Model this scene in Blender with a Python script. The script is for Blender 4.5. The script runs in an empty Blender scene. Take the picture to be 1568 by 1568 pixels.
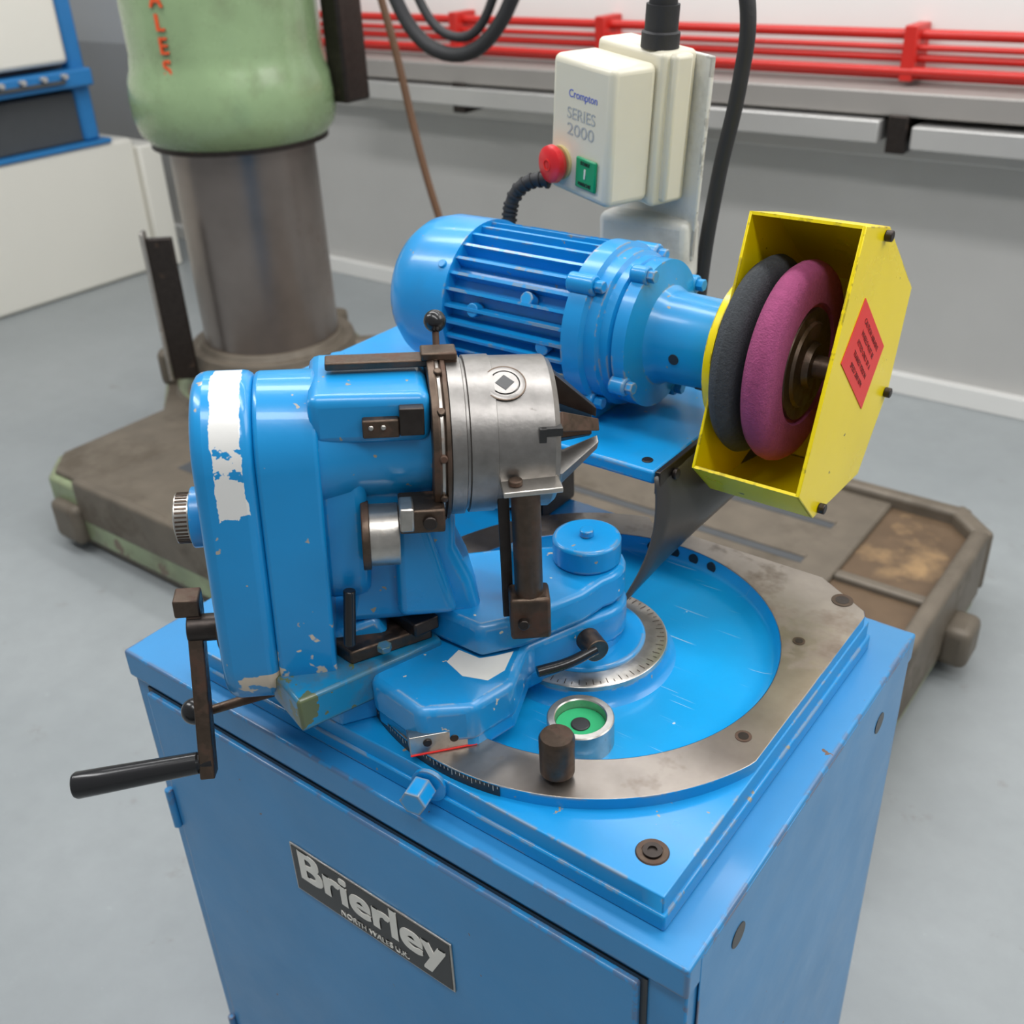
import bpy, bmesh, math, random
from mathutils import Vector, Matrix
random.seed(4)
S=bpy.context.scene
S.view_settings.view_transform='Standard'
COL=bpy.context.collection
# ---------------- materials ----------------
def nmat(name):
    m=bpy.data.materials.new(name);m.use_nodes=True;nt=m.node_tree
    return m,nt,nt.nodes['Principled BSDF']
def N(nt,t,**k):
    n=nt.nodes.new(t)
    for a,b in k.items(): setattr(n,a,b)
    return n
def math_n(nt,op,a,b=None,c=None,clamp=False):
    n=N(nt,'ShaderNodeMath',operation=op,use_clamp=clamp)
    for i,v in enumerate((a,b,c)):
        if v is None: continue
        if isinstance(v,(int,float)): n.inputs[i].default_value=v
        else: nt.links.new(v,n.inputs[i])
    return n.outputs[0]
def mixc(nt,f,a,b):
    n=N(nt,'ShaderNodeMix',data_type='RGBA')
    for s,v in ((n.inputs[0],f),(n.inputs[6],a),(n.inputs[7],b)):
        if isinstance(v,(int,float)): s.default_value=v
        elif isinstance(v,tuple): s.default_value=(*v,1) if len(v)==3 else v
        else: nt.links.new(v,s)
    return n.outputs[2]
def noise(nt,scale,detail=3,rough=.55,coord='Object',vec=None):
    n=N(nt,'ShaderNodeTexNoise');n.inputs['Scale'].default_value=scale;n.inputs['Detail'].default_value=detail;n.inputs['Roughness'].default_value=rough
    if vec is None:
        tc=N(nt,'ShaderNodeTexCoord');vec=tc.outputs[coord]
    nt.links.new(vec,n.inputs['Vector'])
    return n.outputs['Fac']
def step(nt,v,lo,hi):
    n=N(nt,'ShaderNodeMapRange',clamp=True)
    n.inputs[1].default_value=lo;n.inputs[2].default_value=hi
    nt.links.new(v,n.inputs[0]);return n.outputs[0]
def paint(name,col,rough=.3,chip=(.08,.05,.035),chipamt=.5,var=.12,edge=True,spots=True,metal=0,coat=.3,orange=.1,scratch=False,grime=0,spotlo=.72,bevr=.004,chip2=None):
    m,nt,B=nmat(name)
    d=tuple(c*(1-var) for c in col);l=tuple(min(1,c*(1+var)) for c in col)
    c=mixc(nt,step(nt,noise(nt,5,4),.3,.7),d,l)
    if grime:
        g=step(nt,noise(nt,9,6,.7),.50,.70);c=mixc(nt,math_n(nt,'MULTIPLY',g,grime),c,(.10,.08,.05))
    if spots:
        s=step(nt,noise(nt,55,3,.65),spotlo,spotlo+.015)
        c=mixc(nt,s,c,chip)
    if chip2:
        s=step(nt,noise(nt,11,5,.62),chip2,chip2+.008)
        c=mixc(nt,s,c,chip)
    if scratch:
        tc=N(nt,'ShaderNodeTexCoord')
        for rot,sc in ((.5,9),(-.9,7),(1.4,11),(2.2,8)):
            mp=N(nt,'ShaderNodeMapping');mp.inputs['Rotation'].default_value=(0,0,rot);mp.inputs['Scale'].default_value=(sc,sc*45,1);nt.links.new(tc.outputs['Object'],mp.inputs[0])
            s=step(nt,noise(nt,1,2,.5,vec=mp.outputs[0]),.73,.76);c=mixc(nt,math_n(nt,'MULTIPLY',s,.6),c,(.45,.58,.65))
    if edge:
        bv=N(nt,'ShaderNodeBevel',samples=3);bv.inputs['Radius'].default_value=bevr
        g=N(nt,'ShaderNodeNewGeometry')
        dt=N(nt,'ShaderNodeVectorMath',operation='DOT_PRODUCT');nt.links.new(bv.outputs[0],dt.inputs[0]);nt.links.new(g.outputs['Normal'],dt.inputs[1])
        e=math_n(nt,'SUBTRACT',1.0,dt.outputs['Value'])
        e=step(nt,e,.01,.06)
        k=step(nt,noise(nt,22,4,.7),.60-.1*chipamt,.64-.1*chipamt)
        c=mixc(nt,math_n(nt,'MULTIPLY',e,k),c,chip)
    nt.links.new(c,B.inputs['Base Color'])
    r=N(nt,'ShaderNodeMapRange');nt.links.new(noise(nt,14,4),r.inputs[0]);r.inputs[3].default_value=rough*.75;r.inputs[4].default_value=rough*1.35
    nt.links.new(r.outputs[0],B.inputs['Roughness']);B.inputs['Metallic'].default_value=metal
    B.inputs['Coat Weight'].default_value=coat;B.inputs['Coat Roughness'].default_value=.12
    bp=N(nt,'ShaderNodeBump');bp.inputs['Strength'].default_value=orange;bp.inputs['Distance'].default_value=.002
    nt.links.new(noise(nt,60,3),bp.inputs['Height']);nt.links.new(bp.outputs[0],B.inputs['Normal'])
    return m
def metal(name,col,rough=.35,rust=(.16,.09,.05),rustamt=.3,scale=25,met=.9,aniso=0):
    m,nt,B=nmat(name)
    f=step(nt,noise(nt,scale,5,.65),.72-.3*rustamt,.82-.2*rustamt)
    f2=step(nt,noise(nt,scale*3,3),.3,.7)
    c=mixc(nt,f2,tuple(x*.85 for x in col),tuple(min(1,x*1.1) for x in col))
    c=mixc(nt,f,c,rust)
    nt.links.new(c,B.inputs['Base Color'])
    nt.links.new(math_n(nt,'ADD',math_n(nt,'MULTIPLY',f,.3),rough),B.inputs['Roughness'])
    mm=math_n(nt,'SUBTRACT',met,math_n(nt,'MULTIPLY',f,met*.7));nt.links.new(mm,B.inputs['Metallic'])
    bp=N(nt,'ShaderNodeBump');bp.inputs['Strength'].default_value=.12;bp.inputs['Distance'].default_value=.002
    nt.links.new(noise(nt,scale*4,3),bp.inputs['Height']);nt.links.new(bp.outputs[0],B.inputs['Normal'])
    return m
def plain(name,col,rough=.5,met=0,sc=30,var=.1,bump=0,bscale=200):
    m,nt,B=nmat(name)
    c=mixc(nt,noise(nt,sc,4),tuple(x*(1-var) for x in col),tuple(min(1,x*(1+var)) for x in col))
    nt.links.new(c,B.inputs['Base Color']);B.inputs['Roughness'].default_value=rough;B.inputs['Metallic'].default_value=met
    if bump:
        bp=N(nt,'ShaderNodeBump');bp.inputs['Strength'].default_value=bump;bp.inputs['Distance'].default_value=.002
        nt.links.new(noise(nt,bscale,4),bp.inputs['Height']);nt.links.new(bp.outputs[0],B.inputs['Normal'])
    return m
BLUE=(.005,.26,.60)
blue=paint('blue_enamel',BLUE,rough=.30,chip=(.3,.27,.2),chipamt=.8,spotlo=.69,grime=.10)
bluerec=paint('blue_enamel_scratched',(.004,.30,.64),rough=.3,chip=(.5,.6,.65),edge=False,scratch=True)
bluecab=paint('blue_cabinet_paint',(.022,.225,.50),rough=.38,chip=(.14,.075,.05),chipamt=1.2,var=.07,bevr=.005,spotlo=.735)
bluec=paint('blue_casting_chipped',BLUE,rough=.30,chip=(.62,.55,.42),chipamt=.9,spotlo=.69,chip2=.70,grime=.12)
bluegrime=paint('blue_slide_grimy',(.006,.20,.40),rough=.35,chip=(.10,.13,.06),chipamt=1.5,spotlo=.68,chip2=.60,grime=.8)
steel=metal('ground_steel',(.34,.30,.265),.33,rust=(.14,.09,.06),rustamt=.6,scale=9)
chucks=metal('chuck_steel',(.28,.265,.25),.38,rust=(.12,.09,.07),rustamt=.25)
silver=metal('bright_steel',(.50,.47,.43),.3,rustamt=.3)
brown=metal('rusty_steel',(.11,.08,.06),.42,rust=(.09,.045,.028),rustamt=.8,scale=40)
dark=metal('dark_steel',(.06,.05,.045),.4,rustamt=.3)
black=plain('black_plastic',(.012,.012,.013),.22,sc=20)
rubber=plain('black_rubber',(.02,.02,.022),.6,bump=.2)
rubsheet=plain('rubber_sheet',(.06,.055,.05),.35,bump=.2,bscale=20)
yellow=paint('yellow_guard_paint',(.90,.70,.0),rough=.28,chip=(.08,.05,.02),chipamt=.8,var=.05,orange=.05,bevr=.0025)
cream=paint('cream_enclosure',(.68,.64,.51),rough=.35,chipamt=.1,var=.04,spots=False,edge=False,orange=.03)
whitep=paint('white_bracket',(.66,.65,.60),rough=.4,chipamt=.8,var=.08,grime=.35)
pink=plain('pink_grinding_stone',(.29,.052,.145),.9,sc=160,var=.3,bump=.6,bscale=500)
greyw=plain('grey_grinding_stone',(.045,.05,.055),.95,sc=220,var=.5,bump=.7,bscale=500)
redb=plain('red_button',(.65,.015,.02),.3,sc=5)
greenb=plain('green_button',(.0,.27,.11),.35,sc=5)
greenf=plain('green_felt',(.02,.40,.15),.6,sc=60)
signred=plain('red_sign',(.80,.025,.02),.35,sc=8)
signtxt=plain('sign_dark',(.12,.0,.0),.4)
greenp=paint('green_machine_paint',(.235,.335,.175),rough=.26,chip=(.12,.09,.06),chipamt=1.2,var=.12,grime=.3)
dirty=metal('dirty_cast_iron',(.15,.125,.095),.5,rust=(.085,.068,.048),rustamt=.7,scale=5,met=.25)
rusttray=metal('rusty_tray_floor',(.13,.085,.05),.5,rust=(.30,.19,.09),rustamt=.6,scale=5,met=.3)
oldside=paint('worn_green_base',(.22,.27,.15),rough=.45,chip=(.15,.11,.07),chipamt=2,var=.3,grime=.55,bevr=.012,chip2=.6)
colsteel=metal('column_steel',(.27,.235,.215),.3,rust=(.12,.085,.065),rustamt=.55,scale=1.8,met=.85)
redp=plain('red_paint',(.52,.018,.012),.35,sc=6)
greyp=plain('grey_steel_paint',(.33,.31,.29),.45,met=.3,sc=5)
lgrey=plain('light_steel',(.55,.54,.52),.35,met=.5,sc=4)
wwhite=plain('machine_white',(.74,.72,.65),.45,sc=2,var=.04)
mblue=plain('machine_blue',(.02,.18,.45),.4)
dgrey=plain('dark_grey',(.06,.065,.07),.5)
orange=plain('orange_letter',(.72,.09,.02),.5)
white=plain('label_white',(.72,.70,.64),.4)
lblk=plain('label_black',(.02,.02,.02),.35)
gtxt=plain('grey_print',(.38,.39,.38),.5)
btxt=plain('blue_print',(.12,.16,.5),.5)
ropem=plain('brown_hose',(.14,.07,.035),.6)
def mk_cover(name,zlim,label):
    m,nt,B=nmat(name)
    tc=N(nt,'ShaderNodeTexCoord');sp=N(nt,'ShaderNodeSeparateXYZ');nt.links.new(tc.outputs['Object'],sp.inputs[0])
    c=mixc(nt,step(nt,noise(nt,5,4),.3,.7),tuple(v*.9 for v in BLUE),tuple(v*1.1 for v in BLUE))
    ch=math_n(nt,'MULTIPLY',step(nt,noise(nt,16,4,.65),.565,.58),math_n(nt,'LESS_THAN',sp.outputs[2],zlim))
    c=mixc(nt,ch,c,(.62,.52,.40))
    c=mixc(nt,step(nt,noise(nt,70,2),.71,.73),c,(.4,.36,.3))
    if label:
        n1=noise(nt,45,4,.6);off=math_n(nt,'MULTIPLY',math_n(nt,'SUBTRACT',n1,.5),.010)
        x=math_n(nt,'ADD',sp.outputs[0],off);z=math_n(nt,'ADD',sp.outputs[2],math_n(nt,'MULTIPLY',off,3.5))
        mx=math_n(nt,'MULTIPLY',math_n(nt,'GREATER_THAN',x,-.2425),math_n(nt,'LESS_THAN',x,-.2185))
        mz=math_n(nt,'GREATER_THAN',z,-.040)
        hole=step(nt,noise(nt,70,3,.6),.54,.56)
        lowm=math_n(nt,'MULTIPLY',math_n(nt,'LESS_THAN',z,.026),math_n(nt,'GREATER_THAN',z,-.002))
        mask=math_n(nt,'MULTIPLY',math_n(nt,'MULTIPLY',mx,mz),math_n(nt,'SUBTRACT',1.0,math_n(nt,'MULTIPLY',hole,lowm)))
        mask=math_n(nt,'MULTIPLY',mask,math_n(nt,'LESS_THAN',sp.outputs[1],.02))
        c=mixc(nt,mask,c,(.74,.73,.70))
    nt.links.new(c,B.inputs['Base Color']);B.inputs['Roughness'].default_value=.29;B.inputs['Coat Weight'].default_value=.3
    bp=N(nt,'ShaderNodeBump');bp.inputs['Strength'].default_value=.1;bp.inputs['Distance'].default_value=.002
    nt.links.new(noise(nt,50,3),bp.inputs['Height']);nt.links.new(bp.outputs[0],B.inputs['Normal'])
    return m
cover=mk_cover('blue_cover_with_worn_label',-.200,True)
casem=mk_cover('blue_case_chipped',-.150,False)
def mk_floor():
    m,nt,B=nmat('grey_epoxy_floor')
    a=step(nt,noise(nt,.9,5),.3,.7);b=step(nt,noise(nt,14,5,.7),.25,.75)
    c=mixc(nt,a,(.25,.272,.28),(.33,.352,.357));c=mixc(nt,math_n(nt,'MULTIPLY',b,.35),c,(.21,.225,.23))
    st=step(nt,noise(nt,6,6,.75),.62,.70);c=mixc(nt,math_n(nt,'MULTIPLY',st,.35),c,(.16,.135,.11))
    w_=step(nt,noise(nt,9,6,.8),.66,.72);c=mixc(nt,math_n(nt,'MULTIPLY',w_,.35),c,(.5,.52,.52))
    nt.links.new(c,B.inputs['Base Color']);B.inputs['Roughness'].default_value=.36
    bp=N(nt,'ShaderNodeBump');bp.inputs['Strength'].default_value=.15;bp.inputs['Distance'].default_value=.003
    nt.links.new(noise(nt,40,4),bp.inputs['Height']);nt.links.new(bp.outputs[0],B.inputs['Normal'])
    return m
floorm=mk_floor()
wallm=plain('wall_paint_grey',(.53,.52,.50),.4,sc=3,var=.08)
wallu=plain('wall_paint_white',(.78,.77,.74),.6,sc=3,var=.04)
# ---------------- builders ----------------
CUR=[None];MX=[Matrix.Identity(4)]
def group(name):
    e=bpy.data.objects.new(name,None);e.empty_display_size=.1;COL.objects.link(e);CUR[0]=e;MX[0]=Matrix.Identity(4);return e
def fin(name,bm,mat,bevel=0,seg=2,angle=35,M=None):
    bmesh.ops.recalc_face_normals(bm,faces=bm.faces[:])
    me=bpy.data.meshes.new(name);bm.to_mesh(me);bm.free()
    if isinstance(mat,(list,tuple)):
        for x in mat: me.materials.append(x)
    else: me.materials.append(mat)
    for p in me.polygons: p.use_smooth=True
    me.set_sharp_from_angle(angle=math.radians(angle))
    o=bpy.data.objects.new(name,me);COL.objects.link(o)
    if CUR[0]: o.parent=CUR[0]
    o.matrix_world=MX[0] if M is None else MX[0]@M
    if bevel:
        b=o.modifiers.new('b','BEVEL');b.width=bevel;b.segments=seg;b.limit_method='ANGLE';b.angle_limit=math.radians(35);b.harden_normals=False
    return o
AX={'xy':lambda u,v,w:(u,v,w),'yz':lambda u,v,w:(w,u,v),'xz':lambda u,v,w:(u,w,v)}
def prism(name,pts,w0,w1,mat,plane='xy',bevel=0,seg=2,M=None):
    bm=bmesh.new();f=AX[plane]
    a=[bm.verts.new(f(p[0],p[1],w0)) for p in pts]
    b=[bm.verts.new(f(p[0],p[1],w1)) for p in pts]
    bm.faces.new(a);bm.faces.new(b)
    n=len(pts)
    for i in range(n): bm.faces.new((a[i],a[(i+1)%n],b[(i+1)%n],b[i]))
    return fin(name,bm,mat,bevel,seg,M=M)
def box(name,x,y,z,mat,bevel=.002,seg=2,M=None):
    return prism(name,[(x[0],y[0]),(x[1],y[0]),(x[1],y[1]),(x[0],y[1])],z[0],z[1],mat,bevel=bevel,seg=seg,M=M)
def basis(axis):
    w=Vector(axis).normalized();u=w.cross(Vector((0,0,1)))
    if u.length<1e-3:u=Vector((1,0,0))
    u.normalize();v=w.cross(u);return u,v,w
def lathe(name,prof,org,axis,mat,seg=48,closed=False,bevel=0,angle=35,M=None,caps=True):
    u,v,w=basis(axis);org=Vector(org);bm=bmesh.new();rings=[]
    for h,r in prof:
        if r<1e-6: rings.append([bm.verts.new(org+w*h)])
        else: rings.append([bm.verts.new(org+w*h+(u*math.cos(t)+v*math.sin(t))*r) for t in [2*math.pi*i/seg for i in range(seg)]])
    prs=list(zip(rings,rings[1:]))
    if closed: prs.append((rings[-1],rings[0]))
    for A,Bq in prs:
        for i in range(seg):
            j=(i+1)%seg
            if len(A)==1 and len(Bq)==1: continue
            if len(A)==1: bm.faces.new((A[0],Bq[i],Bq[j]))
            elif len(Bq)==1: bm.faces.new((A[i],A[j],Bq[0]))
            else: bm.faces.new((A[i],A[j],Bq[j],Bq[i]))
    if not closed and caps:
        for R_ in (rings[0],rings[-1]):
            if len(R_)>1: bm.faces.new(R_)
    return fin(name,bm,mat,bevel,angle=angle,M=M)
def cyl(name,p0,p1,r,mat,r1=None,seg=32,bevel=.001,M=None):
    p0=Vector(p0);p1=Vector(p1);L=(p1-p0).length
    return lathe(name,[(0,r),(L,r if r1 is None else r1)],p0,p1-p0,mat,seg,bevel=bevel,M=M)
def ball(name,c,r,mat,M=None):
    return lathe(name,[(-r*math.cos(t),r*math.sin(t)) for t in [math.pi*i/14 for i in range(15)]],c,(0,0,1),mat,24,M=M)
def tube(name,pts,r,mat,M=None):
    cu=bpy.data.curves.new(name,'CURVE');cu.dimensions='3D';cu.bevel_depth=r;cu.bevel_resolution=4;cu.resolution_u=10;cu.use_fill_caps=True
    s=cu.splines.new('BEZIER');s.bezier_points.add(len(pts)-1)
    for b,p in zip(s.bezier_points,pts): b.co=p;b.handle_left_type=b.handle_right_type='AUTO'
    cu.materials.append(mat);o=bpy.data.objects.new(name,cu);COL.objects.link(o);o.parent=CUR[0];o.matrix_world=MX[0] if M is None else MX[0]@M
    return o
def text(name,s,loc,size,mat,rot,thick=0,ext=.0004,align='CENTER',sx=1,bold=0):
    offs=[(0,0)] if not bold else [(i*bold,j*bold) for i in (-1,-.5,0,.5,1) for j in (-.6,0,.6)]
    for k,(ox,oy) in enumerate(offs):
        cu=bpy.data.curves.new(name,'FONT');cu.body=s;cu.size=size;cu.align_x=align;cu.align_y='CENTER';cu.offset=thick;cu.extrude=ext+k*.00001
        cu.materials.append(mat);o=bpy.data.objects.new(name,cu);COL.objects.link(o);o.parent=CUR[0]
        M=Matrix.Translation(loc)@rot.to_4x4()@Matrix.Translation((ox,oy,0))@Matrix.Diagonal((sx,1,1,1));o.matrix_world=MX[0]@M
    return o
def rotm(xa,ya):
    xa=Vector(xa).normalized();ya=Vector(ya).normalized();z=xa.cross(ya)
    m=Matrix.Identity(3)
    for i in range(3): m[i][0]=xa[i];m[i][1]=ya[i];m[i][2]=z[i]
    return m
def arc(cx,cy,r,a0,a1,n=12):
    return [(cx+r*math.cos(math.radians(a0+(a1-a0)*i/n)),cy+r*math.sin(math.radians(a0+(a1-a0)*i/n))) for i in range(n+1)]
def obround(cx,z1,r1,z0,r0,n=14):
    return arc(cx,z1,r1,0,180,n)+arc(cx,z0,r0,180,360,n)
def hexbolt(name,p,axis,r,h,mat):
    return lathe(name,[(0,r),(h,r)],p,axis,mat,6,bevel=.0006)
# ---------------- camera ----------------
cd=bpy.data.cameras.new('camera');cam=bpy.data.objects.new('camera',cd);COL.objects.link(cam);S.camera=cam
yaw,pp,rr=math.radians(38),math.radians(30.2),math.radians(2.52)
R0=Vector((math.cos(yaw),math.sin(yaw),0));F=Vector((-math.sin(yaw)*math.cos(pp),math.cos(yaw)*math.cos(pp),-math.sin(pp)))
U0=R0.cross(F);R=math.cos(rr)*R0-math.sin(rr)*U0;U=math.sin(rr)*R0+math.cos(rr)*U0
C=Vector((.218,-.47,1.55));CM=Matrix.Identity(4)
for i in range(3): CM[i][0]=R[i];CM[i][1]=U[i];CM[i][2]=-F[i];CM[i][3]=C[i]
cam.matrix_world=CM;cd.lens=36.96;cd.clip_start=.02
cd.dof.use_dof=True;cd.dof.focus_distance=.95;cd.dof.aperture_fstop=7
# ---------------- room ----------------
CUR[0]=None
box('floor',(-9,5),(-4,3.2),(-.1,0),floorm,0)
prism('wall_back',[(-9,0),(5,0),(5,.98),(-9,.98)],3.07,3.2,wallm,'xz')
prism('wall_back_upper',[(-9,.98),(5,.98),(5,4),(-9,4)],3.07,3.2,wallu,'xz')
box('baseboard_back',(-9,5),(3.03,3.07),(0,.07),wallu,.003)
# ---------------- grinder ----------------
group('drill_grinding_machine')
# cabinet
W0,D0=-.703,.508
box('cabinet_body',(W0+.004,-.002),(.004,D0-.002),(.03,.815),bluecab,.002)
box('cabinet_plinth',(W0+.03,-.03),(.03,D0-.03),(0,.03),dark,.002)
box('cabinet_top',(W0,0),(0,D0),(.815,.85),bluecab,.003,3)
box('cabinet_door',(-.672,-.042),(-.004,.004),(.05,.806),bluecab,.003,3)
box('door_gap',(-.675,-.036),(.002,.0045),(.045,.810),lblk,0)
box('side_panel',(-.001,.0005),(.02,D0-.02),(.05,.845),bluecab,.001)
for y,z in ((.088,.801),(.417,.790)):
    cyl('lifting_hole',(.0004,y,z),(.0012,y,z),.012,lblk,seg=24,bevel=0)
for z in (.63,.20): cyl('hinge',(-.676,-.006,z-.03),(-.676,-.006,z+.03),.005,bluecab)
cyl('door_rivet',(-.10,-.004,.70),(-.10,-.006,.70),.004,bluecab,seg=16)
# name plate
box('name_plate',(-.46,-.24),(-.006,-.004),(.637,.707),silver,.0005)
box('name_plate_field',(-.4575,-.2425),(-.0066,-.0055),(.6395,.7045),lblk,0)
fr=rotm((1,0,0),(0,0,1))
text('plate_text','Brierley',(-.350,-.0068,.6805),.058,white,fr,bold=.0021,sx=1.09)
text('plate_subtext','NORTH WALES U.K.',(-.345,-.0068,.6465),.0105,white,fr,bold=.0002)
# base casting
CX,CY=-.261,.267
prism('base_plate_lower',[(-.605,.020),(-.033,.020),(-.033,.455),(-.10,.503),(-.605,.503)],.85,.867,blue,bevel=.002)
PL=[(-.60,.023),(-.036,.023),(-.036,.452),(-.103,.499),(-.60,.499)]
def polyrad(P,t):
    c,s=math.cos(t),math.sin(t);best=9
    for i in range(len(P)):
        x0,y0=P[i][0]-CX,P[i][1]-CY;x1,y1=P[(i+1)%len(P)][0]-CX,P[(i+1)%len(P)][1]-CY
        dx,dy=x1-x0,y1-y0;den=c*dy-s*dx
        if abs(den)<1e-9: continue
        r=(x0*dy-y0*dx)/den;k=(x0*s-y0*c)/den
        if r>0 and -1e-6<=k<=1+1e-6: best=min(best,r)
    return best
angs=sorted([-math.pi+2*math.pi*i/144 for i in range(144)]+[math.atan2(y-CY,x-CX) for x,y in PL])
bm=bmesh.new();rows=[]
for kind,z in (('o',.866),('o',.885),('i',.885),('i',.868)):
    rows.append([bm.verts.new((CX+(polyrad(PL,t) if kind=='o' else .192)*math.cos(t),CY+(polyrad(PL,t) if kind=='o' else .192)*math.sin(t),z)) for t in angs])
n=len(angs)
for A,Bq in zip(rows,rows[1:]):
    for i in range(n): bm.faces.new((A[i],A[(i+1)%n],Bq[(i+1)%n],Bq[i]))
fin('base_plate',bm,blue,bevel=.005,seg=3)
def rad(t):
    c,s=math.cos(t),math.sin(t);d=math.degrees(t)
    if -22<=d<=104:
        r=1
        if c>0:r=min(r,(-.038-CX)/c)
        if s>0:r=min(r,(.486-CY)/s)
        nx,ny=.51,.86;k=((-.038-CX)*nx+(.448-CY)*ny);dd=c*nx+s*ny
        if dd>0:r=min(r,k/dd)
        return max(r,.2) if r<1 else .236
    return .238
bm=bmesh.new();n=180;rows=[]
for (fr_,z) in (('o',.8845),('o',.897),('i',.897),('i',.884)):
    rows.append([bm.verts.new((CX+(rad(t) if fr_=='o' else .1905)*math.cos(t),CY+(rad(t) if fr_=='o' else .1905)*math.sin(t),z)) for t in [-math.pi+2*math.pi*i/n for i in range(n)]])
for A,Bq in zip(rows,rows[1:]):
    for i in range(n):
        f=bm.faces.new((A[i],A[(i+1)%n],Bq[(i+1)%n],Bq[i]));f.material_index=0 if A is rows[1] else 1
fin('ground_steel_ring',bm,[steel,blue],bevel=.0008)
ZF=.874
lathe('recess_floor',[(0,.0001),(0,.166),(.0012,.176),(.004,.184),(.009,.188),(.0225,.1903)],(CX,CY,ZF),(0,0,1),bluerec,128,caps=False)
bm=bmesh.new();A=[];Bq=[]
for i in range(31):
    t=math.radians(232+(284-232)*i/30);A.append(bm.verts.new((CX+.2388*math.cos(t),CY+.2388*math.sin(t),.8855)));Bq.append(bm.verts.new((CX+.2388*math.cos(t),CY+.2388*math.sin(t),.8965)))
for i in range(30): bm.faces.new((A[i],A[i+1],Bq[i+1],Bq[i]))
fin('angle_scale_tape',bm,lblk)
bm=bmesh.new()
for i in range(52):
    t=math.radians(232.5+i);h=.006 if i%5==0 else .003
    q=[(t-.0011,.8965),(t+.0011,.8965),(t+.0011,.8965-h),(t-.0011,.8965-h)]
    bm.faces.new([bm.verts.new((CX+.2391*math.cos(a_),CY+.2391*math.sin(a_),z)) for a_,z in q])
fin('angle_scale_marks',bm,white)
for x,y,r in ((-.068,.456,.009),(-.077,.365,.005),(-.061,.208,.006)):
    lathe('plate_hole',[(0,r*1.25),(.0006,r*1.25),(.0006,r*.8)],(x,y,.897),(0,0,1),brown,24)
    cyl('plate_hole_core',(x,y,.8972),(x,y,.8978),r*.8,dark,seg=24,bevel=0)
lathe('corner_screw_washer',[(0,.014),(.0012,.013),(.0012,.009),(.0004,.009)],(-.066,.057,.885),(0,0,1),brown,32)
lathe('corner_screw',[(0,.008),(.003,.008),(.003,.004),(.001,.004)],(-.066,.057,.885),(0,0,1),dark,24)
for x in (-.296,-.268,-.243,-.218):
    yy=CY+math.sqrt(.1890**2-(x-CX)**2);d=Vector((CX-x,CY-yy,0)).normalized();p=Vector((x,yy,.8875))
    cyl('coolant_hole',p-d*.003,p+d*.0012,.0062,lblk,seg=20,bevel=0)
# bush & black bolt
bx_,by_=-.192,.143
lathe('bush_ring',[(0,.031),(.034,.031),(.035,.030),(.035,.0245),(.034,.0235),(.004,.0235)],(bx_,by_,.868),(0,0,1),silver,48,caps=False)
cyl('bush_felt',(bx_,by_,.870),(bx_,by_,.893),.0237,greenf)
cyl('bush_centre',(bx_,by_,.8925),(bx_,by_,.8945),.009,lblk)
lathe('stop_bolt',[(0,.006),(.006,.006),(.007,.0150),(.043,.0155),(.046,.014),(.046,.0)],(-.170,.074,.897),(0,0,1),brown,40)
# indicator block and side bolt
Mb=Matrix.Translation((-.280,.050,.897))@Matrix.Rotation(math.radians(50),4,'Z')
prism('indicator_block',[(-.012,0),(.012,0),(.012,.012),(-.004,.021),(-.012,.021)],-.030,.030,silver,'yz',bevel=.0008,M=Mb)
for s in (-.014,.010): cyl('indicator_screw',(s,-.012,.013),(s,-.0135,.013),.004,dark,seg=16,M=Mb)
box('indicator_red_line',(-.030,.03),(-.0130,-.0118),(.0005,.0015),signred,0,M=Mb)
hexbolt('clamp_bolt',(-.272,.013,.876),(.25,-1,0),.013,.022,blue)
lathe('clamp_washer',[(0,.017),(.004,.017)],(-.270,.020,.876),(.25,-1,0),blue,24)
# swivel scale ring
lathe('swivel_base',[(0,.096),(.004,.090),(.010,.087),(.0165,.0855),(.0165,.060)],(-.264,.258,ZF-.001),(0,0,1),blue,96,caps=False)
lathe('swivel_scale_ring',[(0,.0855),(.005,.0850),(.0060,.0835),(.0060,.060)],(-.264,.258,.889),(0,0,1),silver,96,caps=False)
bm=bmesh.new()
for i in range(72):
    t=math.radians(i*5);r0,r1=(.078 if i%2 else .0745,.082);dt=.005
    bm.faces.new([bm.verts.new((-.264+r*math.cos(a_),.258+r*math.sin(a_),.8953)) for a_,r in ((t-dt,r0),(t+dt,r0),(t+dt,r1),(t-dt,r1))])
fin('swivel_scale_marks',bm,brown)
cyl('swivel_hub',(-.264,.258,.870),(-.264,.258,.899),.063,blue,seg=64,bevel=.003)
# lower swing arm
A_=[(-.385,.085),(-.352,.040),(-.286,.030),(-.250,.062),(-.240,.108),(-.262,.160),(-.240,.215)]+arc(-.266,.262,.043,-30,170,12)+[(-.325,.20),(-.375,.15)]
prism('lower_swing_arm',A_,.903,.943,bluec,bevel=.007,seg=3)
prism('lower_swing_arm_skirt',[(x*.97-.0085,y*.97+.004) for x,y in A_],.890,.910,blue,bevel=.003)
B_=[(-.385,.165),(-.362,.118),(-.285,.118),(-.262,.150),(-.236,.215)]+arc(-.268,.266,.041,-30,170,12)+[(-.34,.25),(-.39,.20)]
prism('upper_swing_arm',B_,.945,.980,bluec,bevel=.006,seg=3)
prism('worn_paint_shelf',[(-.310,.098),(-.285,.090),(-.262,.098),(-.258,.118),(-.268,.145),(-.278,.130),(-.288,.119),(-.312,.118)],.9427,.9434,white,bevel=0)
cyl('pivot_cap',(-.268,.270,.980),(-.268,.270,1.006),.034,blue,seg=48,bevel=.003)
cyl('pivot_cap_screw',(-.268,.270,1.006),(-.268,.270,1.013),.007,blue,seg=20)
cyl('clamp_lever_hub',(-.232,.215,.930),(-.212,.203,.930),.012,brown,seg=24)
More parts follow.
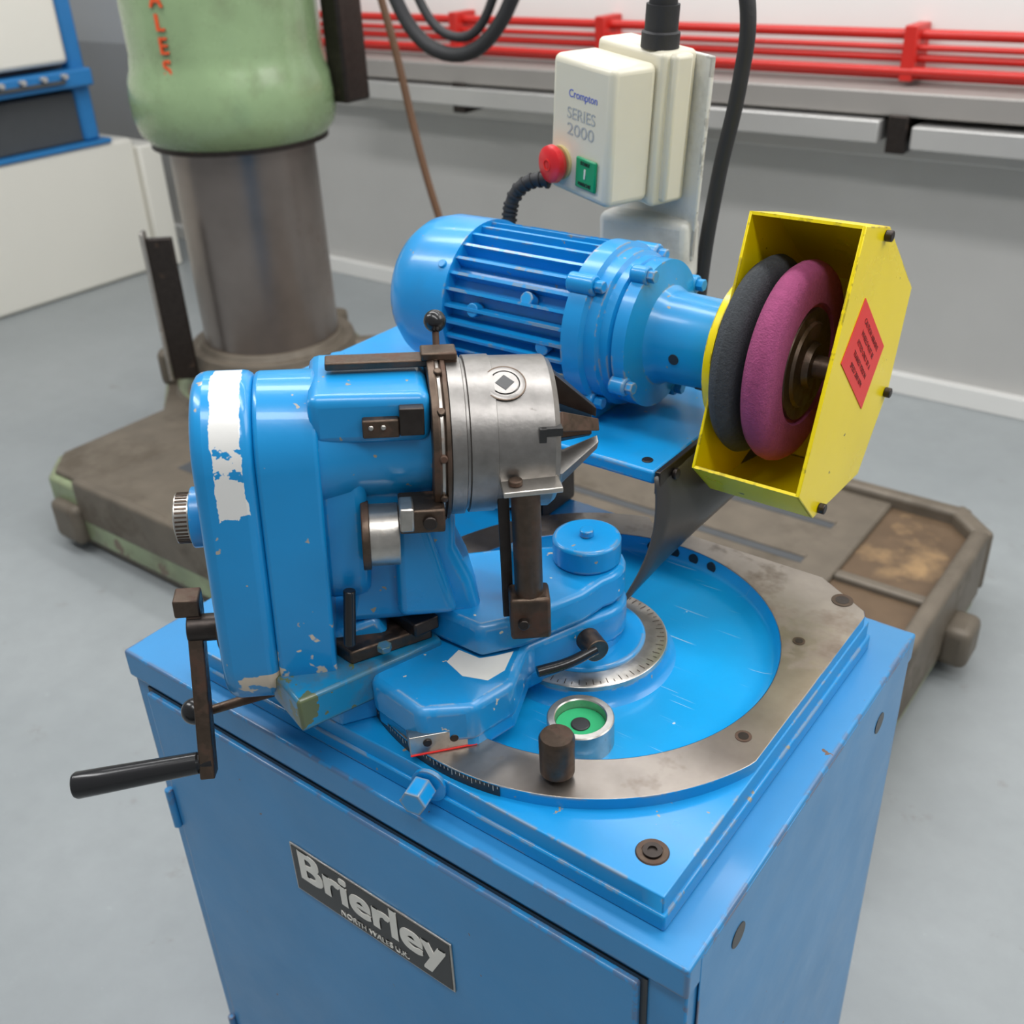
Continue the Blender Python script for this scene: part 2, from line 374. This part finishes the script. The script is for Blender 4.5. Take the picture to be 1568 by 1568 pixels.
tube('clamp_lever_arm',[(-.214,.203,.932),(-.228,.178,.926),(-.246,.152,.924)],.0055,black)
def shp(P): return [(x+.012,y+.004) for x,y in P]
prism('cross_slide_bar',shp([(-.388,-.030),(-.342,.112),(-.396,.130),(-.446,-.012)]),.915,.950,bluegrime,bevel=.003)
prism('cross_slide_top',shp([(-.385,.035),(-.350,.108),(-.392,.120),(-.430,.04)]),.950,.964,brown,bevel=.002)
prism('cross_slide_stop',shp([(-.350,.085),(-.342,.110),(-.385,.125),(-.395,.095)]),.964,.978,dark,bevel=.002)
hexbolt('cross_slide_bolt',(-.350,.060,.964),(0,0,1),.007,.006,bluegrime)
prism('slide_support',[(-.44,.022),(-.38,.022),(-.33,.1),(-.36,.18),(-.42,.15)],.885,.916,blue,bevel=.003)
# headstock frame
th=math.radians(45);ti=math.radians(3)
a=Vector((math.cos(th)*math.cos(ti),math.sin(th)*math.cos(ti),-math.sin(ti)));cv=Vector((a.y,-a.x,0)).normalized();yv=-cv;b=a.cross(yv)
H=Matrix.Identity(4);O=Vector((-.303,.188,1.144))
for i in range(3): H[i][0]=a[i];H[i][1]=yv[i];H[i][2]=b[i];H[i][3]=O[i]
MX[0]=H
prism('gearbox_cover',obround(0,.0,.064,-.192,.064),-.260,-.2085,cover,'yz',bevel=.011,seg=4)
prism('gearbox_case',obround(0,.0,.0625,-.192,.0625),-.2095,-.158,casem,'yz',bevel=.004,seg=3)
prism('gearbox_neck',obround(0,.0,.048,-.110,.044),-.166,-.122,blue,'yz',bevel=.010,seg=3)
lathe('spindle_barrel',[(-.165,.058),(-.135,.054),(-.125,.050),(-.064,.050)],(0,0,0),(1,0,0),blue,64,bevel=.002)
box('barrel_top_housing',(-.165,-.066),(-.052,.05),(.018,.062),blue,.009,3)
box('index_bar',(-.150,-.040),(-.006,.014),(.066,.073),brown,.0015)
box('index_bar_step',(-.070,-.040),(-.008,.014),(.072,.079),brown,.0015)
box('sensor_plate',(-.122,-.092),(-.060,-.050),(.028,.044),brown,.0015)
box('sensor_tab',(-.092,-.072),(-.062,-.052),(.030,.054),dark,.001)
for s in (-.115,-.105): cyl('sensor_screw',(s,-.059,.038),(s,-.062,.038),.0022,silver,seg=12)
lathe('index_plate',[(-.066,.060),(-.066,.073),(-.060,.074),(-.058,.071),(-.055,.071),(-.055,.0735),(-.051,.0735)],(0,0,0),(1,0,0),brown,72,bevel=.0008)
cyl('index_ring_chrome',(-.061,0,0),(-.056,0,0),.0725,silver,seg=72)
lathe('chuck_body',[(-.050,.060),(-.050,.070),(-.038,.070),(-.037,.0665),(-.035,.0665),(-.034,.069),(-.012,.069),(-.0115,.0675),(.036,.067),(.041,.063),(.041,.0)],(0,0,0),(1,0,0),chucks,96,angle=25)
for k in range(12):
    t=math.radians(k*30+10);cyl('index_screw',(-.058,math.sin(t)*.071,math.cos(t)*.071),(-.058,math.sin(t)*.076,math.cos(t)*.076),.0035,brown,seg=12)
t=math.radians(-28);rd=Vector((0,math.sin(t),math.cos(t)))
P0=Vector((-.003,0,0))
lathe('chuck_key_socket',[(.060,.0175),(.0676,.0175),(.0684,.016),(.0684,.013),(.0672,.012),(.0655,.0115),(.0655,.0)],P0,rd,chucks,40)
lathe('chuck_key_groove',[(.0670,.0182),(.0679,.0182),(.0679,.0172),(.067,.0172)],P0,rd,brown,40,closed=True)
lathe('chuck_key_recess',[(.0683,.0115),(.0686,.0115),(.0686,.0075)],P0,rd,chucks,40)
lathe('chuck_key_square',[(.0660,.0080),(.0690,.0080)],P0,rd,lblk,4)
for k in range(6):
    t=math.radians(k*60-28+30);rd=Vector((0,math.sin(t),math.cos(t)));tg=Vector((0,math.cos(t),-math.sin(t)))
    bm=bmesh.new();pr=[(.034,.054),(.045,.054),(.083,.020),(.083,.012),(.050,.026),(.034,.028)]
    def wd(r): return .0035+.0055*(r/.06)
    lo=[bm.verts.new(Vector((x,0,0))+rd*r-tg*wd(r)) for x,r in pr];hi=[bm.verts.new(Vector((x,0,0))+rd*r+tg*wd(r)) for x,r in pr]
    bm.faces.new(lo);bm.faces.new(hi)
    for i in range(6): bm.faces.new((lo[i],lo[(i+1)%6],hi[(i+1)%6],hi[i]))
    fin('chuck_jaw',bm,[dark,chucks,brown][k%3],bevel=.0006)
box('chuck_notch',(.024,.0415),(-.0640,-.054),(.024,.031),lblk,0);box('chuck_notch_cross',(.022,.028),(-.0650,-.054),(.019,.031),lblk,0)
cyl('index_lever_rod',(-.054,.034,.062),(-.054,.044,.084),.003,brown)
ball('index_lever_ball',(-.054,.046,.088),.0100,black)
lathe('feed_knob',[(-.260,.024),(-.266,.024),(-.268,.019),(-.275,.019),(-.275,.022),(-.287,.022),(-.289,.015),(-.289,0)],(0,-.004,-.066),(1,0,0),silver,40)
for k in range(36):
    t=k*math.pi/18;box('knob_knurl',(-.286,-.276),(-.0008,.0008),(.0215,.0226),brown,0,M=Matrix.Translation((0,-.004,-.066))@Matrix.Rotation(t,4,'X'))
cyl('feed_knob_base',(-.274,-.004,-.066),(-.256,-.004,-.066),.027,blue)
# crank
HC=H@Matrix.Translation((.005,0,-.003));MX[0]=HC
cyl('crank_hub',(-.300,0,-.184),(-.262,0,-.184),.013,dark)
cyl('crank_boss',(-.272,0,-.184),(-.260,0,-.184),.022,brown)
p0=Vector((0,.012,-.160));p1=Vector((0,-.050,-.322));dv=(p1-p0).normalized();sv=Vector((0,-dv.z,dv.y))
bm=bmesh.new();q=[p0-sv*.010,p0+sv*.010,p1+sv*.0115,p1-sv*.0115]
lo=[bm.verts.new(v+Vector((-.300,0,0))) for v in q];hi=[bm.verts.new(v+Vector((-.286,0,0))) for v in q]
bm.faces.new(lo);bm.faces.new(hi)
for i in range(4): bm.faces.new((lo[i],lo[(i+1)%4],hi[(i+1)%4],hi[i]))
fin('crank_arm',bm,brown,bevel=.0015)
box('crank_square_nut',(-.310,-.286),(-.004,.020),(-.170,-.151),brown,.002)
cyl('crank_grub_screw',(-.293,-.009,-.184),(-.293,-.0125,-.184),.004,silver,seg=16)
ga=Vector((-1,0,-.13))
lathe('crank_handle_grip',[(0,.009),(.012,.009),(.014,.0105),(.10,.0125),(.128,.013),(.131,.0115),(.131,.0)],(-.288,-.047,-.306),ga,black,32)
MX[0]=H
cyl('slide_lever_rod',(-.212,-.005,-.262),(-.294,-.005,-.285),.0055,brown,r1=.0045)
ball('slide_lever_ball',(-.302,.001,-.287),.0135,black)
cyl('stop_sleeve',(-.122,-.050,-.068),(-.096,-.050,-.068),.027,silver,seg=40)
cyl('stop_sleeve_collar',(-.128,-.050,-.068),(-.121,-.050,-.068),.030,brown,seg=40)
box('stop_bracket',(-.096,-.058),(-.080,-.045),(-.052,-.030),brown,.002)
box('stop_bracket_silver',(-.096,-.084),(-.084,-.060),(-.048,-.026),silver,.002)
cyl('stop_bracket_screw',(-.071,-.080,-.041),(-.071,-.084,-.041),.006,dark,seg=20)
prism('headstock_support',[(-.13,-.03),(-.045,-.035),(-.045,-.10),(-.03,-.135),(-.020,-.175),(-.15,-.175),(-.14,-.12)],-.03,.04,blue,'xz',bevel=.010,seg=3)
prism('headstock_web',[(-.10,-.05),(-.075,-.05),(-.045,-.16),(-.10,-.16)],-.048,-.02,blue,'xz',bevel=.008,seg=3)
prism('case_foot',[(-.20,-.2),(-.12,-.17),(-.10,-.205),(-.20,-.24)],-.03,.04,bluec,'xz',bevel=.005)
cyl('black_lever',(-.142,-.055,-.120),(-.145,-.060,-.175),.0055,black)
MX[0]=Matrix.Identity(4)
# tool rest
px,py=-.245,.142
box('rest_foot',(-.018,.018),(-.014,.014),(.979,1.022),brown,.003,M=Matrix.Translation((px,py,0))@Matrix.Rotation(math.radians(40),4,'Z'))
cyl('rest_post',(px,py,1.02),(px,py,1.126),.0125,brown)
cyl('rest_foot_screw',(px+.005,py-.016,1.0),(px+.009,py-.021,1.0),.005,dark,seg=16)
Mr=Matrix.Translation((px,py,0))@Matrix.Rotation(math.radians(45),4,'Z')
box('rest_top_plate',(-.020,.030),(-.013,.013),(1.125,1.130),silver,.001,M=Mr)
cyl('rest_screw',(-.008,0,1.130),(-.008,0,1.135),.006,brown,seg=20,M=Mr)
box('rest_back_strap',(-.022,-.012),(.016,.020),(.985,1.11),dark,.001,M=Mr)
hexbolt('arm_bolt',(-.335,.135,.980),(0,0,1),.009,.008,blue)
cyl('arm_pin',(-.290,.175,.980),(-.290,.175,1.035),.007,blue)
# ---- motor unit
my,mz=.485,1.137
box('motor_base_plate',(-.76,-.243),(.356,.62),(1.030,1.045),blue,.003)
box('motor_support_column',(-.62,-.44),(.43,.506),(.885,1.030),dark,.004)
for x,y in ((-.735,.40),(-.735,.56)): hexbolt('base_plate_bolt',(x,y,1.045),(0,0,1),.010,.010,blue)
cyl('base_plate_screw',(-.262,.375,1.045),(-.262,.375,1.0463),.006,dark,seg=16)
prism('motor_foot',[(my-.075,1.045),(my+.075,1.045),(my+.05,1.075),(my-.05,1.075)],-.53,-.36,blue,'yz',bevel=.002)
def mx(prof,name,mat,seg=72,**k): return lathe(name,prof,(0,my,mz),(1,0,0),mat,seg,**k)
mx([(-.652,0),(-.652,.045),(-.648,.062),(-.638,.077),(-.624,.0865),(-.602,.0915),(-.545,.0925),(-.545,.086)],'motor_fan_cowl',blue,angle=25)
for k in range(4):
    t=math.radians(k*90-50);rd=Vector((0,math.sin(t),math.cos(t)));cyl('cowl_screw',Vector((-.557,my,mz))+rd*.091,Vector((-.557,my,mz))+rd*.0945,.005,blue,seg=16)
mx([(-.56,.073),(-.372,.073)],'motor_core',blue)
bm=bmesh.new();nf=30
for k in range(nf):
    t=2*math.pi*(k+.5)/nf;rd=Vector((0,math.sin(t),math.cos(t)));tg=Vector((0,math.cos(t),-math.sin(t)));c0=Vector((0,my,mz))
    vs=[]
    for x in (-.550,-.376):
        for r,w in ((.070,.0028),(.0895,.0017)):
            for s in (-1,1): vs.append(bm.verts.new(c0+Vector((x,0,0))+rd*r+tg*s*w))
    for f in ((0,1,3,2),(4,6,7,5),(0,2,6,4),(1,5,7,3),(2,3,7,6)): bm.faces.new([vs[i] for i in f])
fin('motor_cooling_fins',bm,blue)
for x,t in ((-.505,-78),(-.435,-62),(-.41,-95)):
    t=math.radians(t);rd=Vector((0,math.sin(t),math.cos(t)));c0=Vector((x,my,mz));cyl('fin_boss',c0+rd*.075,c0+rd*.0885,.008,blue,seg=20)
mx([(-.382,.080),(-.382,.092),(-.360,.092),(-.357,.086),(-.344,.085),(-.341,.080),(-.332,.079),(-.328,.072),(-.326,.070),(-.326,.080),(-.311,.080),(-.309,.070),(-.304,.054),(-.294,.049),(-.228,.0475)],'motor_end_bell',blue,angle=28)
for k in range(4):
    t=math.radians(k*90+45);p=(my+math.sin(t)*.092,mz+math.cos(t)*.092)
    cyl('end_bell_lug',(-.386,p[0],p[1]),(-.354,p[0],p[1]),.011,blue,seg=24,bevel=.002)
    cyl('end_bell_bolt',(-.354,p[0],p[1]),(-.344,p[0],p[1]),.007,blue,seg=6)
    t+=math.radians(20);p=(my+math.sin(t)*.082,mz+math.cos(t)*.082)
    cyl('flange_lug',(-.328,p[0],p[1]),(-.309,p[0],p[1]),.010,blue,seg=24,bevel=.002)
    hexbolt('flange_bolt',(-.309,p[0],p[1]),(1,0,0),.007,.008,blue)
for x,t in ((-.270,-95),(-.250,-150)):
    t=math.radians(t);rd=Vector((0,math.sin(t),math.cos(t)));c0=Vector((x,my,mz))
    cyl('housing_hole',c0+rd*.0465,c0+rd*.0490,.0058,lblk,seg=20,bevel=0)
# wheels
mx([(-.226,.0),(-.226,.070),(-.222,.078),(-.214,.078),(-.214,.0)],'guard_collar',yellow)
def wheel(name,x0,x1,m):
    mx([(x0,.03),(x0,.088),(x0+.003,.096),(x0+.009,.1005),((x0+x1)/2,.102),(x1-.009,.1005),(x1-.003,.096),(x1,.088),(x1,.062),(x1-.004,.060),(x1-.004,.02)],name,m,96)
wheel('grey_wheel',-.208,-.182,greyw);wheel('pink_wheel',-.174,-.144,pink)
mx([(-.185,.05),(-.172,.05)],'wheel_spacer',dark)
mx([(-.150,.058),(-.145,.056),(-.145,.044),(-.142,.042),(-.142,.024),(-.136,.022),(-.136,.012),(-.118,.011),(-.118,0)],'wheel_flange',brown)
# guard
G=[(.474,1.284),(.540,1.268),(.640,1.180),(.612,1.075),(.549,.9975),(.427,1.002),(.382,1.047)]
prism('guard_side_outer',G,-.104,-.100,yellow,'yz',bevel=.0008)
cc=(.505,1.14)
prism('guard_side_inner',G,-.215,-.212,yellow,'yz',bevel=.0008)
bm=bmesh.new()
for i in range(6):
    (y0,z0),(y1,z1)=G[i],G[i+1]
    n_=Vector((0,-(z1-z0),y1-y0)).normalized()
    if n_.dot(Vector((0,cc[0]-y0,cc[1]-z0)))<0:n_=-n_
    th_=.003;vs=[]
    for x in (-.2145,-.1015):
        for (y,z) in ((y0,z0),(y1,z1)):
            vs.append(bm.verts.new((x,y,z)));vs.append(bm.verts.new((x,y+n_.y*th_,z+n_.z*th_)))
    for f in ((0,2,3,1),(4,5,7,6),(0,4,6,2),(1,3,7,5),(0,1,5,4),(2,6,7,3)): bm.faces.new([vs[k] for k in f])
fin('guard_rim_band',bm,yellow)
for y,z in ((.530,1.262),(.600,1.075),(.440,1.008)): cyl('guard_screw',(-.100,y,z),(-.093,y,z),.0055,dark,seg=16)
prism('warning_sign',[(.495,1.211),(.572,1.137),(.528,1.083),(.450,1.160)],-.0998,-.0992,signred,'yz')
sr=rotm((0,.72,-.69),(0,.69,.72))
for i,t in enumerate(['CAUTION ABRASIVE','WHEELS MUST BE','FITTED ONLY BY A','TRAINED PERSON','SPEED 2800 RPM']):
    off=(.022-.011*i);text('warning_sign_text',t,Vector((-.0990,.511+.69*off,1.148+.72*off)),.0075,signtxt,sr,ext=.0001)
# rubber flap
bm=bmesh.new();rows=[]
for i in range(9):
    u=i/8;r=[]
    for j in range(13):
        v=j/12
        x=-.238-.022*v*(1-u)+.045*math.sin(v*2.6)*(.35+.65*u)-.02*v*v*u
        y=.352+.2*u-(.045*v**2)*(1-u)-.03*v*v*u;z=1.042-(.140-.045*u)*v
        r.append(bm.verts.new((x,y,z)))
    rows.append(r)
for i in range(8):
    for j in range(12): bm.faces.new((rows[i][j],rows[i+1][j],rows[i+1][j+1],rows[i][j+1]))
o=fin('rubber_splash_flap',bm,rubsheet);md=o.modifiers.new('s','SOLIDIFY');md.thickness=.003
box('flap_strip',(-.2425,-.236),(.356,.56),(1.020,1.046),dark,.001)
for y in (.385,.47): cyl('flap_strip_screw',(-.236,y,1.033),(-.231,y,1.033),.006,dark,seg=16)
# switch box
Ms=Matrix.Translation((-.492,.600,1.312))@Matrix.Rotation(math.radians(-19),4,'Z')@Matrix.Rotation(math.radians(5),4,'Y')
box('switch_lid',(-.060,.054),(0,.065),(-.077,.079),cream,.009,4,M=Ms)
box('switch_body',(-.060,.060),(.065,.118),(-.084,.090),cream,.007,4,M=Ms)
box('switch_body_rib',(-.055,.070),(.076,.104),(-.078,.088),cream,.005,3,M=Ms)
box('switch_back_plate',(-.070,.082),(.119,.125),(-.155,.085),whitep,.002,M=Ms)
lathe('stop_button_base',[(0,.020),(.004,.020)],(-.034,.0,-.042),(0,-1,0),plain('amber_ring',(.55,.45,.2)),40,M=Ms)
lathe('stop_button',[(0,.013),(.006,.013),(.007,.019),(.013,.0225),(.019,.0215),(.022,.017),(.0225,.0)],(-.034,.0,-.042),(0,-1,0),redb,40,M=Ms)
box('start_button',(-.002,.036),(-.004,0),(-.062,-.026),greenb,.002,M=Ms)
MX[0]=Ms
lathe('stop_mark',[(0,.007),(.0006,.007),(.0006,.0055),(0,.0055)],(-.034,-.0224,-.042),(0,-1,0),signred,24)
text('start_mark','I',(.017,-.0045,-.044),.016,white,fr,.0003);text('start_word','START',(.017,-.0045,-.032),.006,lblk,fr);text('start_word_lower','MARCHE',(.017,-.0045,-.056),.006,lblk,fr)
text('box_logo_text','Crompton',(.002,-.0003,.040),.0125,btxt,fr,ext=.0002)
text('box_series_text','SERIES',(.000,-.0003,.018),.0185,gtxt,fr,sx=1.05,ext=.0002)
text('box_model_text','2000',(.000,-.0003,.000),.0195,gtxt,fr,sx=1.35,ext=.0002)
lathe('cable_gland',[(0,.022),(.016,.022),(.018,.019),(.045,.019),(.045,.016),(.14,.016)],(.030,.085,.090),(0,0,1),rubber,32)
MX[0]=Matrix.Identity(4)
lathe('conduit_box',[(0,.050),(.03,.050),(.034,.040),(.05,.036)],(-.45,.70,1.10),(0,0,1),whitep,40)
box('bracket_post',(-.52,-.39),(.68,.72),(1.12,1.20),whitep,.01,3)
box('bracket_lower',(-.53,-.39),(.62,.72),(1.045,1.13),whitep,.01,3)
cyl('bracket_boss',(-.40,.68,1.11),(-.395,.655,1.11),.02,whitep)
def corr(name,pts,r,mat):
    tube(name,pts,r*.85,mat)
    for i in range(len(pts)-1):
        A=Vector(pts[i]);Bq=Vector(pts[i+1]);k=max(1,int((Bq-A).length/.006))
        for j in range(k):
            c0=A.lerp(Bq,j/k);cyl(name+'_rib',c0,c0+(Bq-A).normalized()*.003,r,mat,seg=16,bevel=0)
arcp=[]
for i in range(9):
    t=i/8;arcp.append((-.545-.050*math.sin(math.pi*t*.55),.61-.02*t,1.250-.055*t**1.5+.008*math.sin(math.pi*t)))
corr('flexible_conduit',arcp,.010,rubber)
group('supply_cable')
tube('cable',[(-.40,.745,1.58),(-.375,.735,1.50),(-.352,.73,1.43),(-.356,.73,1.36),(-.376,.73,1.25),(-.392,.73,1.12),(-.398,.73,.9),(-.40,.75,.4),(-.42,.9,.012),(-.6,1.0,.01)],.0095,rubber)
# ---------------- radial drill ----------------
group('radial_drilling_machine')
BS=[(-2.51,.89),(-2.42,.80),(-.28,.80),(-.18,.90),(-.18,1.82),(-.28,1.92),(-2.3,1.95),(-2.70,1.9),(-2.74,1.45),(-2.51,1.26)]
prism('machine_bed_foot',[(x*.99-.012,y*.98+.03) for x,y in BS],0,.07,dirty,bevel=.02,seg=3)
prism('machine_bed_side',BS,.035,.205,oldside,bevel=.012,seg=3)
prism('machine_bed_table',[(-2.49,.90),(-2.41,.82),(-.42,.82),(-.42,1.89),(-2.3,1.92),(-2.68,1.88),(-2.72,1.46),(-2.49,1.25)],.19,.218,dirty,bevel=.006)
for y in (.98,1.16,1.34,1.52,1.70):
    box('t_slot',(-1.9,-.50),(y-.012,y+.012),(.2175,.2190),dgrey,0)
    box('t_slot_ridge',(-1.9,-.50),(y+.014,y+.026),(.217,.221),dirty,.001)
box('bed_pocket',(-2.12,-1.98),(1.02,1.20),(.2175,.2186),dgrey,0)
box('trough_floor',(-.42,-.20),(.84,1.89),(.10,.2065),rusttray,.0)
box('trough_wall_right',(-.218,-.176),(.88,1.84),(.06,.240),dirty,.012,3)
box('trough_wall_back',(-2.2,-.24),(1.882,1.924),(.10,.240),dirty,.012,3)
box('trough_wall_front',(-2.3,-.24),(.798,.83),(.10,.226),dirty,.010,3)
box('trough_wall_corner',(-.024,.024),(-.07,.07),(.08,.239),dirty,.012,3,M=Matrix.Translation((-.232,1.872,0))@Matrix.Rotation(math.radians(45),4,'Z'))
box('trough_rib',(-.42,-.21),(1.50,1.53),(.15,.222),dirty,.008,3)
lathe('bed_pad',[(0,.10),(.05,.09),(.06,.06)],(-.24,1.70,0),(0,0,1),dark,32)
lathe('bed_pad',[(0,.10),(.05,.09),(.06,.06)],(-2.42,.93,0),(0,0,1),dark,32)
box('bed_lug',(-.19,-.12),(1.55,1.65),(.04,.14),dirty,.02,3)
box('bed_lug',(-2.40,-2.28),(.77,.84),(.03,.15),dirty,.02,3)
kx,ky=-2.385,1.64
lathe('column_pedestal',[(.21,.34),(.24,.32),(.29,.29),(.32,.27),(.335,.265),(.352,.26),(.352,.235),(.37,.225)],(kx,ky,0),(0,0,1),dirty,64,bevel=.002)
lathe('column_pedestal_green',[(.22,.330),(.26,.312),(.30,.287),(.305,.275)],(kx,ky,0),(0,0,1),oldside,64)
for k in range(6):
    t=math.radians(k*60-20);box('pedestal_gusset',(.0,.38),(-.035,.035),(.21,.33),dirty,.02,M=Matrix.Translation((kx,ky,0))@Matrix.Rotation(t,4,'Z'))
cyl('column_tube',(kx,ky,.35),(kx,ky,1.02),.213,colsteel,seg=96)
lathe('column_sleeve',[(.975,.215),(.975,.250),(.99,.263),(1.01,.280),(1.05,.291),(1.10,.293),(1.15,.287),(1.18,.276),(1.22,.270),(1.60,.270),(1.9,.25)],(kx,ky,0),(0,0,1),greenp,96)
lathe('sleeve_ring',[(.968,.215),(.968,.257),(.985,.257)],(kx,ky,0),(0,0,1),dark,96)
dirc=Vector((C.x-kx,C.y-ky,0)).normalized()
for i,ch in enumerate('SELA'):
    t=math.atan2(dirc.y,dirc.x)-math.radians(36);d=Vector((math.cos(t),math.sin(t),0));z=1.195+.056*i
    text('sleeve_letter',ch,Vector((kx,ky,z))+d*.273,.058,orange,rotm(Vector((-d.y,d.x,0)),(0,0,1)),0,ext=.002,bold=.0012)
t2=math.atan2(dirc.y,dirc.x)+math.radians(78);d2=Vector((math.cos(t2),math.sin(t2),0))
pc=Vector((kx,ky,0))+d2*.335
box('column_rear_slide',(-.035,.035),(-.05,.05),(1.06,1.9),dark,.01,M=Matrix.Translation(pc))
Mk=Matrix.Translation((kx-.06,ky-.30,0))@Matrix.Rotation(math.radians(40),4,'Z')
box('column_side_plate',(-.05,.03),(-.01,.01),(.30,.74),dark,.004,M=Mk)
box('column_side_plate_edge',(-.058,-.045),(-.02,.02),(.30,.76),silver,.004,M=Mk)
group('hanging_hose')
tube('hose',[(-1.97,1.85,1.9),(-1.99,1.85,1.45),(-1.93,1.85,1.2),(-1.87,1.86,.9),(-1.80,1.9,.55),(-1.76,1.95,.0)],.011,ropem)
tube('hose_loop',[(-1.90,1.78,1.75),(-1.88,1.78,1.40),(-1.71,1.80,1.21),(-1.52,1.82,1.31),(-1.46,1.82,1.75)],.019,rubber)
tube('hose_loop_inner',[(-1.82,1.78,1.75),(-1.80,1.78,1.40),(-1.66,1.80,1.25),(-1.55,1.82,1.36),(-1.52,1.82,1.75)],.012,rubber)
# ---------------- guillotine left ----------------
group('sheet_metal_guillotine')
box('machine_body',(-5.6,-4.39),(-.5,2.62),(0,.64),wwhite,.02)
box('body_trim',(-4.5,-4.38),(-.5,2.50),(.64,.66),mblue,.004)
box('machine_throat',(-5.5,-4.42),(-.5,2.45),(.66,.88),dgrey,.01)
box('machine_table_edge',(-5.0,-4.34),(-.5,2.45),(.90,.975),mblue,.01)
box('table_rail',(-4.9,-4.32),(-.5,2.3),(.925,.94),dgrey,.002)
for i in range(18): cyl('table_bolt',(-4.34,.6+i*.1,.955),(-4.31,.6+i*.1,.955),.012,lgrey,seg=12)
box('machine_gap_dark',(-5.2,-4.46),(-.5,2.42),(.97,1.02),dgrey,.005)
box('machine_hood',(-5.3,-4.36),(-.5,2.36),(1.00,1.40),wwhite,.02)
box('machine_end_frame',(-5.2,-4.40),(2.38,2.46),(.66,1.7),mblue,.015)
box('end_foot_panel',(-5.0,-4.36),(2.62,2.74),(0,.60),wwhite,.01)
# ---------------- rack on wall ----------------
group('red_pipe_rack')
for y,z,r in ((3.0,1.156,.015),(2.98,1.122,.009),(2.99,1.092,.012),(2.96,1.058,.013),(3.02,1.035,.009)):
    cyl('rail',(-4.6,y,z),(1.5,y,z),r,redp,seg=16,bevel=0)
for x in (-4.0,-3.3,-2.64,-1.97,-.88,-.2,.6):
    box('rail_post',(x-.02,x+.02),(2.95,3.07),(1.03,1.185),redp,.004)
group('steel_stock_rack')
box('rack_beam',(-4.6,1.5),(2.86,3.07),(.945,1.015),greyp,.006)
box('rack_channel',(-3.2,-.90),(2.83,3.0),(.870,.935),lgrey,.004)
box('rack_channel',(-.80,1.5),(2.83,3.0),(.860,.925),lgrey,.004)
box('rack_lower_bar',(-4.6,1.5),(2.98,3.07),(.80,.86),lgrey,.004)
for x in (-2.55,-.85): box('rack_bracket',(x-.03,x+.03),(2.85,3.07),(.84,.95),dark,.004)
# ---------------- light ----------------
w=bpy.data.worlds.new('world');S.world=w;w.use_nodes=True;bg=w.node_tree.nodes['Background'];bg.inputs[0].default_value=(.93,.97,1,1);bg.inputs[1].default_value=.29
def area(name,loc,rot,sx,sy,e,col=(1,1,1)):
    l=bpy.data.lights.new(name,'AREA');l.shape='RECTANGLE';l.size=sx;l.size_y=sy;l.energy=e;l.color=col
    o=bpy.data.objects.new(name,l);COL.objects.link(o);o.location=loc;o.rotation_euler=rot
area('ceiling_light_strip',(-1.2,.9,3.4),(0,0,0),4,.35,62)
area('ceiling_light_strip_b',(.8,-.6,3.2),(0,0,0),3,.35,42)
area('ceiling_light_strip_c',(-3,-.6,3.4),(0,0,0),3,.35,60)
area('skylight',(2.5,2,3.5),(0,math.radians(40),0),2,2,65,(1,.98,.95))
area('ceiling_light_wall_side',(-1.0,2.2,3.4),(math.radians(20),0,0),5,.35,60)
